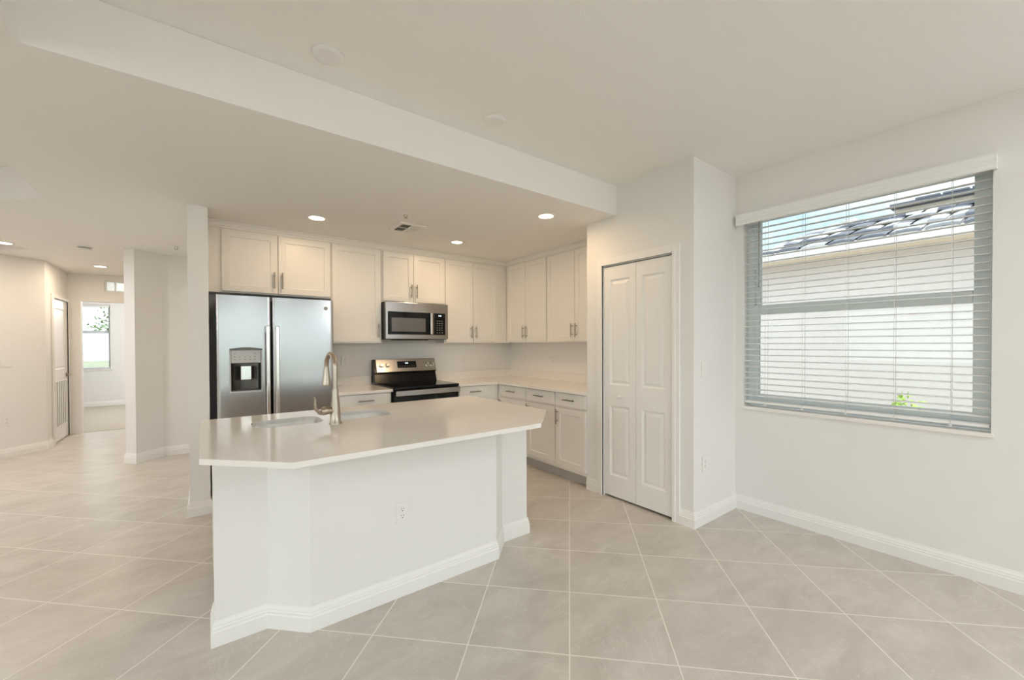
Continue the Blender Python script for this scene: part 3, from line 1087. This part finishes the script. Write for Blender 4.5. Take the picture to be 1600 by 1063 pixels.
# ------------------------------------------------------------------ microwave
MX0, MX1, MY = 1.590, 2.352, 4.395
MZ0, MZ1 = 1.424, 1.843
mw = thing('microwave', 'stainless over the range microwave with black glass door', 'microwave', (1.97, 4.56, MZ0))
obj('case', MB().box(MX0, MX1, MY + .035, 4.735, MZ0, MZ1, .003), m_dkgrey, mw)
obj('front_frame', MB().box(MX0, MX1, MY, MY + .034, MZ0 + .006, MZ1, .004), m_steel, mw)
md = obj('door', MB().box(MX0 + .022, 2.172, MY - .004, MY - .0005, 1.480, 1.735, .002), m_bglass, mw)
obj('window', MB().box(1.652, 2.058, MY - .0062, MY - .0042, 1.513, 1.668, .001), m_mesh, md)
mh = MB().box(2.108, 2.140, MY - .038, MY - .026, 1.484, 1.733, .005)
for z_ in (1.505, 1.712):
    mh.box(2.115, 2.133, MY - .028, MY - .003, z_ - .012, z_ + .012)
obj('handle', mh, m_steel_lt, md)
mc = obj('control_panel', MB().box(2.176, 2.312, MY - .004, MY - .0005, 1.480, 1.735, .002), m_bglass, mw)
for r_ in range(5):
    for c_2 in range(3):
        obj('key', MB().box(2.200 + c_2 * .030, 2.216 + c_2 * .030, MY - .0052, MY - .0042, 1.532 + r_ * .027, 1.540 + r_ * .027), m_grey, mc)
for c_2 in range(3):
    obj('key', MB().box(2.198 + c_2 * .034, 2.212 + c_2 * .034, MY - .0052, MY - .0042, 1.500, 1.509), m_grey, mc)
dg = MB()
for k_ in range(3):
    dg.box(2.225 + k_ * .013, 2.233 + k_ * .013, MY - .0052, MY - .0042, 1.698, 1.712)
obj('clock_digits', dg, m_digit, mc)
vg = MB()
vg.box(1.70, 2.10, MY + .02, MY + .14, MZ0 - .008, MZ0 - .001)
obj('bottom_vent', vg, m_black, mw)
obj('badge', MB().lathe((1.905, MY, 1.792), (0, -1, 0), [(0, .011), (.002, .011), (.0025, .009), (.0025, 0)], 20), m_grey, mw)

# ------------------------------------------------------------------ island
isl = [(.029, 2.29), (.240, 2.29), (.397, 2.133), (1.482, 2.133), (1.639, 2.29), (1.857, 2.29), (1.857, 2.44), (.029, 2.44)]
ki = thing('kitchen_island', 'white kitchen island with angled front panel and baseboard', 'island', (.94, 2.6, 0))
obj('front_wall', MB().slab(isl, 0, .889), m_wall, ki)
obj('baseboard', MB().sweep([(.029, 2.46), (.029, 2.29), (.240, 2.29), (.397, 2.133), (1.482, 2.133), (1.639, 2.29), (1.857, 2.29), (1.857, 2.46)][::-1], BB), m_trim, ki)
cb = MB().box(.032, 1.854, 2.441, 2.56, .105, .886).box(.032, .206, 2.56, 3.02, .105, .886).box(1.00, 1.854, 2.56, 3.02, .105, .886).box(.206, 1.00, 2.88, 3.02, .105, .886)
cb.box(.206, 1.00, 2.56, 2.88, .105, .60)
obj('cabinet_body', cb, m_cab, ki)
obj('toe_kick', MB().box(.04, 1.846, 2.45, 2.95, 0, .104), m_toe, ki)
for k_ in range(4):
    x0_ = .06 + k_ * .44
    mbd = shaker(x0_, x0_ + .43, .145, .725, 0)
    mbd.map(lambda v_: Vector((v_.x, 3.041 - v_.y, v_.z)))
    obj('door', mbd, m_cab, ki)

outer = [(-.02, 2.055), (.27, 1.765), (1.540, 1.765), (1.872, 2.097), (1.872, 3.10), (-.02, 3.10)]


def rrect(x0, x1, y0, y1, r, n=6):
    o_ = []
    for cx_, cy_, a0 in ((x1 - r, y0 + r, -PI / 2), (x1 - r, y1 - r, 0), (x0 + r, y1 - r, PI / 2), (x0 + r, y0 + r, PI)):
        for k__ in range(n + 1):
            t_ = a0 + PI / 2 * k__ / n
            o_.append((cx_ + r * math.cos(t_), cy_ + r * math.sin(t_)))
    return o_


bowls = [(.210, .572, 2.575, 2.855), (.640, .985, 2.575, 2.875)]
tp = MB().slab(outer, .890, CZ + .002, [rrect(*b_, .085) for b_ in bowls])
tag(obj('countertop', tp, m_quartz), 'glossy white quartz island top with clipped corners', 'countertop')
sk = thing('sink', 'undermount double bowl stainless steel sink in the island top', 'sink', (.6, 2.72, .70))
for x0_, x1_, y0_, y1_ in bowls:
    e_ = .004
    rings = []
    bwl = MB()
    for z_, ins, rr in ((.889, -.012, .095), (.889, -e_, .088), (.72, .004, .080), (.700, .018, .066), (.695, .04, .045)):
        rings.append([bwl.bm.verts.new((p[0], p[1], z_)) for p in rrect(x0_ + ins, x1_ - ins, y0_ + ins, y1_ - ins, rr)])
    for a2, b2 in zip(rings, rings[1:]):
        for i in range(len(a2)):
            j = (i + 1) % len(a2)
            f_ = bwl.bm.faces.new((a2[i], a2[j], b2[j], b2[i]))
            f_.smooth = True
    bwl.bm.faces.new(rings[-1])
    bo = obj('bowl', bwl, m_sink, sk)
    obj('drain', MB().lathe(((x0_ + x1_) / 2, (y0_ + y1_) / 2, .6955), (0, 0, 1), [(0, .042), (.003, .040), (.003, .028), (.001, .026), (.001, 0)]), m_steel_lt, bo)

# faucet
fx, fy_ = .602, 2.492
fc = thing('faucet', 'brushed nickel pull down gooseneck faucet standing behind the sink', 'faucet', (fx, fy_, CZ + .002))
z0_ = CZ + .002
obj('base', MB().lathe((fx, fy_, z0_), (0, 0, 1), [(0, .0), (0, .033), (.006, .033), (.010, .030), (.06, .027), (.11, .0235), (.16, .0185), (.20, .0165), (.202, 0)]), m_nickel, fc)
sp_ = [(fx, fy_, z0_ + .19)]
R_ = .085
dirv = Vector((-.05, 1, 0)).normalized()
zc_ = 1.235
for k_ in range(17):
    t_ = PI - PI * 1.02 * k_ / 16
    sp_.append((fx + dirv.x * (R_ + R_ * math.cos(t_)), fy_ + dirv.y * (R_ + R_ * math.cos(t_)), zc_ + R_ * .92 * math.sin(t_)))
obj('spout', MB().tube(sp_, .0135, 16), m_nickel, fc)
e0 = Vector(sp_[-1])
hd = MB().lathe(e0 + Vector((0, 0, .004)), (0, .02, -1), [(0, .0), (0, .015), (.012, .0155), (.06, .019), (.095, .0245), (.108, .0255), (.113, .022), (.113, 0)])
obj('spray_head', hd, m_nickel, fc)
hb = MB().lathe((fx - .01, fy_, z0_ + .078), (-1, -.12, .03), [(0, 0), (0, .020), (.035, .021), (.042, .0235), (.058, .0235), (.068, .016), (.070, 0)])
lev = [(fx - .062, fy_ - .005, z0_ + .062), (fx - .085, fy_ - .012, z0_ + .070), (fx - .108, fy_ - .02, z0_ + .095), (fx - .112, fy_ - .022, z0_ + .125), (fx - .110, fy_ - .022, z0_ + .148), (fx - .118, fy_ - .025, z0_ + .166)]
obj('handle_hub', hb, m_nickel, fc)
obj('lever', MB().tube(lev, [.008, .010, .0085, .007, .0065, .006], 12), m_nickel, fc)


# ------------------------------------------------------------------ outlets and switches
def plate_thing(name, label, cat, loc, rotz, gangs=1, kind='outlet', group=None, dark=True):
    """face toward local -y, centred on loc"""
    t = thing(name, label, cat, loc, rotz, group)
    w_ = .072 + (gangs - 1) * .046
    obj('cover_plate', MB().box(-w_ / 2, w_ / 2, -.006, -.0005, -.059, .059, .003), m_plate, t, world=False)
    for g_ in range(gangs):
        xo = (g_ - (gangs - 1) / 2) * .046
        if kind == 'outlet':
            ins = obj('receptacle', MB().box(xo - .0165, xo + .0165, -.0078, -.006, -.033, .033, .0008), m_plate, t, world=False)
            sl = MB()
            for zc in (-.0185, .0185):
                sl.box(xo - .0075, xo - .0050, -.0084, -.0079, zc + .001, zc + .009)
                sl.box(xo + .0050, xo + .0075, -.0084, -.0079, zc + .001, zc + .009)
                sl.lathe((xo, -.0079, zc - .006), (0, -1, 0), [(0, .003), (.0006, .003), (.0006, 0)], 10)
            obj('slots', sl, m_slot, ins, world=False)
        else:
            ins = obj('rocker', MB().box(xo - .0165, xo + .0165, -.009, -.006, -.033, .033, .0012), m_plate, t, world=False)
    return t


plate_thing('wall_outlet', 'white duplex outlet on the front of the island', 'outlet', (.855, 2.133, .452), 0, group='wall outlets')
plate_thing('wall_outlet', 'white outlet between the refrigerator and the range', 'outlet', (1.248, WY, 1.185), 0, group='wall outlets')
plate_thing('wall_outlet', 'white outlet right of the range above the counter', 'outlet', (2.767, WY, 1.165), 0, group='wall outlets')
plate_thing('wall_outlet', 'white outlet nearer the corner on the right kitchen wall', 'outlet', (WX, 4.36, 1.17), -PI / 2, group='wall outlets')
plate_thing('wall_outlet', 'white outlet nearer the pantry on the right kitchen wall', 'outlet', (WX, 3.82, 1.17), -PI / 2, group='wall outlets')
plate_thing('wall_outlet', 'white outlet low on the short wall beside the window', 'outlet', (3.033, PY0, .452), 0, group='wall outlets')
plate_thing('light_switch', 'white light switch on the short wall beside the window', 'light switch', (3.022, PY0, 1.172), 0, kind='switch')
plate_thing('light_switch', 'white two gang light switch on the slanted left wall', 'light switch', (-1.934, 7.696, 1.165), PI / 4, 2, kind='switch')
plate_thing('wall_outlet', 'white outlet low on the slanted left wall', 'outlet', (-1.934, 7.696, .447), PI / 4, group='wall outlets')


# ------------------------------------------------------------------ ceiling fixtures
LAMP_W = 3.1


def recessed(label, x, y, power, r=.085, col=(1.0, .69, .40), z=LOW, group='lit recessed lights'):
    t = thing('recessed_light', label, 'ceiling light', (x, y, z), 0, group)
    obj('trim_ring', MB().lathe((0, 0, -.0005), (0, 0, -1), [(0, r), (.003, r), (.008, r - .012), (.008, r - .020), (.002, r - .026), (.0, r - .026)], 32), m_plate, t, world=False)
    obj('lens', MB().lathe((0, 0, -.001), (0, 0, -1), [(0, 0), (0, r - .020), (.004, r - .022), (.006, 0)], 32), m_led, t, world=False)
    l = bpy.data.lights.new('lamp', 'AREA')
    l.shape = 'DISK'
    l.size = (r - .02) * 2
    l.energy = power
    l.color = col
    lo = bpy.data.objects.new('lamp', l)
    C.objects.link(lo)
    lo.parent = t
    lo.location = (0, 0, -.012)
    return t


recessed('lit recessed light nearest the refrigerator', .80, 3.895, LAMP_W)
recessed('lit recessed light in front of the corner wall cabinets', 2.209, 3.915, LAMP_W, .078)
recessed('lit recessed light nearest the pantry wall', 2.385, 2.66, LAMP_W)
recessed('lit recessed light at the left edge above the slanted wall', -1.72, 6.83, 6, col=(1.0, .80, .58))
recessed('lit recessed light in the hall before the bedroom doorway', -1.155, 8.08, 6, col=(1.0, .80, .58))
recessed('unseen recessed light assumed in the passage, added to warm the hall wall', .9, 5.7, 4, group='lit recessed lights')  # unseen can added to light the angled hall wall
FILL_W = 9.5  # unseen cans added as fill for the kitchen and hall
for x, y, z in ((-3.4, -1.2, LOW), (-3.6, .3, LOW), (-1.8, 5.5, LOW), (-4.1, 4.5, LOW), (.7, -1.9, HIGH), (2.5, -1.2, HIGH)):
    recessed('recessed ceiling light added outside the view as fill', x, y, FILL_W * (1.4 if x < 0 else 0.9), col=(.96, .97, 1.0), z=z, group='fill lights added outside the view')
def pendant(label, x, y, z, top, glow, r=.14):  # glowing globes added out of view to brighten ceilings and bedroom
    m_globe = mat('fill_glow_globe', (0.9, 0.9, 0.9), 0.3, emit=((.97, .98, 1.0), glow))
    t = thing('fill_globe', label, 'added fill light', (x, y, top), 0, 'fill globes added outside the view')
    obj('canopy', MB().lathe((0, 0, -.0005), (0, 0, -1), [(0, 0), (0, .06), (.02, .055), (.03, .01), (.03, 0)]), m_plate, t, world=False)
    obj('cord', MB().cyl((0, 0, -.03), (0, 0, z - top + r - .005), .004, 8), m_plate, t, world=False)
    obj('globe', MB().lathe((0, 0, z - top + r), (0, 0, -1), [(r - r * math.cos(PI * k_ / 14), r * math.sin(PI * k_ / 14)) for k_ in range(15)], 28), m_globe, t, world=False)


pendant('fill globe added near the patio doors, out of view', 2.95, -1.75, 2.1, HIGH, 26)
pendant('fill globe added in the living room, out of view', -2.6, -1.7, 1.95, LOW, 22)
pendant('fill globe added at the living room side wall, out of view', -3.9, .1, 1.95, LOW, 14)
pendant('fill globe added in the bedroom, out of view', -.5, 11.0, 2.2, LOW, 72)
for lab, x, y in (('blank round cover on the raised ceiling nearer the viewer and the refrigerator side', .479, 2.073),
                  ('blank round cover on the raised ceiling nearer the pantry wall', 1.432, 2.070)):
    t = thing('ceiling_cover', lab, 'cover plate', (x, y, HIGH), 0, 'blank round covers on the raised ceiling')
    obj('cover_disc', MB().lathe((0, 0, 0), (0, 0, -1), [(.0005, 0), (.0005, .070), (.004, .070), (.012, .062), (.016, .050), (.017, 0)], 32), m_plate, t, world=False)

vt = thing('ceiling_vent', 'white square air vent in the kitchen ceiling', 'air vent', (1.565, 3.72, LOW))
x0_, x1_, y0_, y1_ = 1.435, 1.695, 3.575, 3.875
q = MB()
q.slab([(x0_, y0_), (x1_, y0_), (x1_, y1_), (x0_, y1_)], LOW - .009, LOW - .0005, [[(x0_ + .035, y0_ + .035), (x1_ - .035, y0_ + .035), (x1_ - .035, y1_ - .035), (x0_ + .035, y1_ - .035)]])
obj('frame', q, m_plate, vt)
obj('duct_shade', MB().box(x0_ + .034, x1_ - .034, y0_ + .034, y1_ - .034, LOW - .0014, LOW - .0006), m_shade_black, vt)  # flat black sheet stands in for the shade inside the vent
xm_ = (x0_ + x1_) / 2
lv = MB()
lv.box(xm_ - .007, xm_ + .007, y0_ + .036, y1_ - .036, LOW - .009, LOW - .002)
ymid = (y0_ + y1_) / 2
lv.box(x0_ + .036, x1_ - .036, ymid - .006, ymid + .006, LOW - .009, LOW - .002)
for k_ in range(5):
    x_ = x0_ + .050 + k_ * .018
    lv.quad((x_ - .001, y0_ + .036, LOW - .002), (x_ - .004, y0_ + .036, LOW - .010), (x_ - .004, y1_ - .036, LOW - .010), (x_ - .001, y1_ - .036, LOW - .002))
    x_ = xm_ + .018 + k_ * .018
    lv.quad((x_ - .008, y0_ + .036, LOW - .002), (x_ + .004, y0_ + .036, LOW - .010), (x_ + .004, y1_ - .036, LOW - .010), (x_ - .008, y1_ - .036, LOW - .002))
obj('louvers', lv, m_plate, vt)


def sprinkler(label, x, y):
    t = thing('sprinkler_head', label, 'fire sprinkler', (x, y, LOW), 0, 'fire sprinklers')
    obj('escutcheon', MB().lathe((0, 0, 0), (0, 0, -1), [(.0005, 0), (.0005, .036), (.003, .036), (.008, .026), (.008, 0)], 24), m_plate, t, world=False)
    s_ = MB()
    for a2 in (-1, 1):
        s_.tube([(a2 * .010, 0, -.008), (a2 * .014, 0, -.020), (a2 * .005, 0, -.034)], .003, 8)
    s_.lathe((0, 0, -.033), (0, 0, -1), [(0, .006), (.003, .006), (.004, .014), (.006, .014), (.006, 0)], 16)
    obj('deflector', s_, m_nickel, t, world=False)


sprinkler('fire sprinkler on the kitchen ceiling just before the air vent', 1.383, 3.33)
sprinkler('fire sprinkler above the angled hall wall', -.242, 5.96)
sm = thing('smoke_detector', 'white round smoke detector on the hall ceiling', 'smoke detector', (-1.07, 6.60, LOW))
obj('base', MB().lathe((0, 0, 0), (0, 0, -1), [(.0005, 0), (.0005, .070), (.010, .070), (.012, .060), (.012, 0)], 28), m_plate, sm, world=False)
obj('vented_ring', MB().lathe((0, 0, -.0122), (0, 0, -1), [(0, 0), (0, .052), (.010, .052), (.010, 0)], 28), m_grey, sm, world=False)
obj('cap', MB().lathe((0, 0, -.0224), (0, 0, -1), [(0, 0), (0, .058), (.008, .054), (.014, .036), (.015, 0)], 28), m_plate, sm, world=False)

# ------------------------------------------------------------------ outside
g_ = struct('ground', MB().box(-40, 60, -60, 60, -.32, -.22), m_lawn, 'green lawn around the house', 'lawn')
struct('ground', MB().box(WX + .21, 6.9, -30, 30, -.22, -.20), m_conc, 'pale gravel strip between the two houses', 'gravel strip')
struct('patio', MB().box(-6, 4.5, -8.0, BY - .21, -.2, -.06), m_conc, 'concrete patio behind the viewer', 'patio')

hs = thing('neighbor_house', 'white stucco house with slate tile roof seen through the blinds', 'house', (9, 0, -.22))
NX, EZ, EX = 6.92, 2.545, 6.50
obj('wall', MB().box(NX, 12, -9, 2.95, -.22, EZ + .02), m_stucco, hs)
obj('soffit', MB().box(EX + .02, NX - .001, -9.3, 3.25, EZ, EZ + .02), m_fascia, hs)
obj('fascia', MB().box(EX, EX + .019, -9.3, 3.25, EZ - .015, EZ + .105), m_stucco, hs)
SL = .40
cz = lambda x_: EZ + .085 + SL * (x_ - EX)
deck = MB()
RIDX = 7.9
dp = [(EX + .021, -9.3), (EX + .021, 3.05), (RIDX, 3.05 - (RIDX - EX) * .9), (RIDX, -9.3)]
A = [deck.bm.verts.new((x_, y_, cz(x_) - .012)) for x_, y_ in dp]
B = [deck.bm.verts.new((x_, y_, cz(x_) - .06)) for x_, y_ in dp]
deck.bm.faces.new(A)
deck.bm.faces.new(B[::-1])
for i in range(4):
    j = (i + 1) % 4
    deck.bm.faces.new((B[i], B[j], A[j], A[i]))
rnd = random.Random(3)
for row in range(4):
    xa = EX - .004 + row * .36
    xb = xa + .40
    yend = 3.05 - max(0, (xa - EX)) * .9
    y = -3.0 + (row % 2) * .15
    while y + .27 < yend:
        lift = .030 + rnd.random() * .012
        za, zb = cz(xa) + lift, cz(xb) + .004
        prof_ = [(0, 0), (.04, .012), (.13, .018), (.22, .012), (.27, 0)]
        f0 = [deck.bm.verts.new((xa, y + p[0], za + p[1])) for p in prof_]
        f1 = [deck.bm.verts.new((xb, y + p[0], zb + p[1])) for p in prof_]
        b0 = [deck.bm.verts.new((xa, y + p[0], za + p[1] - .03)) for p in prof_]
        for i in range(4):
            deck.bm.faces.new((f0[i], f0[i + 1], f1[i + 1], f1[i]))
            deck.bm.faces.new((b0[i], b0[i + 1], f0[i + 1], f0[i]))
        y += .30
obj('tiled_roof', deck, m_rtile, hs, recalc=False)
uz = cz(RIDX)
obj('upper_wall', MB().box(RIDX + .02, 12, -9, 1.35, uz - .3, uz + .08), m_fascia, hs)
ur = MB()
ur.box(RIDX - .12, RIDX + .05, -9, 1.40, uz + .08, uz + .135)
y = -3.0
while y < 1.1:
    ur.box(RIDX - .14, RIDX + .12, y, y + .24, uz + .13, uz + .160, .01)
    y += .26
obj('upper_roof_edge', ur, m_slate, hs)
obj('upper_roof', MB().box(RIDX + .1, 12, -9, 1.40, uz + .08, uz + .15), m_rtile2, hs)

# low gable piece at the far end of the neighbour's roof
gb = MB()
P_ = [(8.2, 3.3, 3.0), (8.2, 1.9, 3.0), (8.2, 1.9, 3.36), (8.2, 2.9, 3.16)]
Q_ = [(9.6, p[1], p[2]) for p in P_]
A = [gb.bm.verts.new(p) for p in P_]
B = [gb.bm.verts.new(p) for p in Q_]
gb.bm.faces.new(A)
gb.bm.faces.new(B[::-1])
for i in range(4):
    j = (i + 1) % 4
    gb.bm.faces.new((A[i], A[j], B[j], B[i]))
obj('gable_end', gb, m_rtile2, hs)


def leaf_cloud(mb_, c, rad, n, size, rng):
    for _ in range(n):
        d_ = Vector((rng.gauss(0, 1), rng.gauss(0, 1), rng.gauss(0, 1)))
        d_ = d_.normalized() * rng.random() ** .4
        p = Vector(c) + Vector((d_.x * rad[0], d_.y * rad[1], d_.z * rad[2]))
        a_2 = Vector((rng.gauss(0, 1), rng.gauss(0, 1), rng.gauss(0, .6))).normalized()
        b_2 = a_2.orthogonal().normalized()
        l_ = size * (.7 + .6 * rng.random())
        mb_.quad(p, p + a_2 * l_ * .5 + b_2 * l_ * .2, p + a_2 * l_, p + a_2 * l_ * .5 - b_2 * l_ * .2)


sh = thing('shrub', 'small bright green shrub against the white house wall outside', 'shrub', (6.2, .98, -.22))
rng = random.Random(5)
lm = MB()
leaf_cloud(lm, (6.2, .98, .50), (.20, .17, .32), 190, .10, rng)
leaf_cloud(lm, (6.2, .74, .44), (.14, .10, .20), 40, .08, rng)
obj('foliage', lm, m_leaf, sh)
st = MB()
for k_ in range(5):
    st.tube([(6.2, .98, -.22), (6.2 + rng.uniform(-.1, .1), .98 + rng.uniform(-.15, .1), .5)], .007, 6)
obj('stem', st, m_bark, sh)

tr = thing('tree', 'leafy tree beyond the bedroom window', 'tree', (-2.3, 24, -.22))
tk = MB().tube([(-2.3, 24, -.22), (-2.25, 24, 1.2), (-2.2, 24, 2.6)], [.14, .11, .07], 10)
obj('trunk', tk, m_bark, tr)
lm = MB()
for c_3, rd in (((-2.6, 24, 3.0), (1.0, .8, .5)), ((-1.7, 24, 3.7), (1.0, .8, .5)), ((-2.9, 24, 2.2), (.9, .7, .4)), ((-2.1, 24, 1.6), (.8, .6, .35))):
    leaf_cloud(lm, c_3, rd, 260, .17, rng)
obj('foliage', lm, m_leafd, tr)
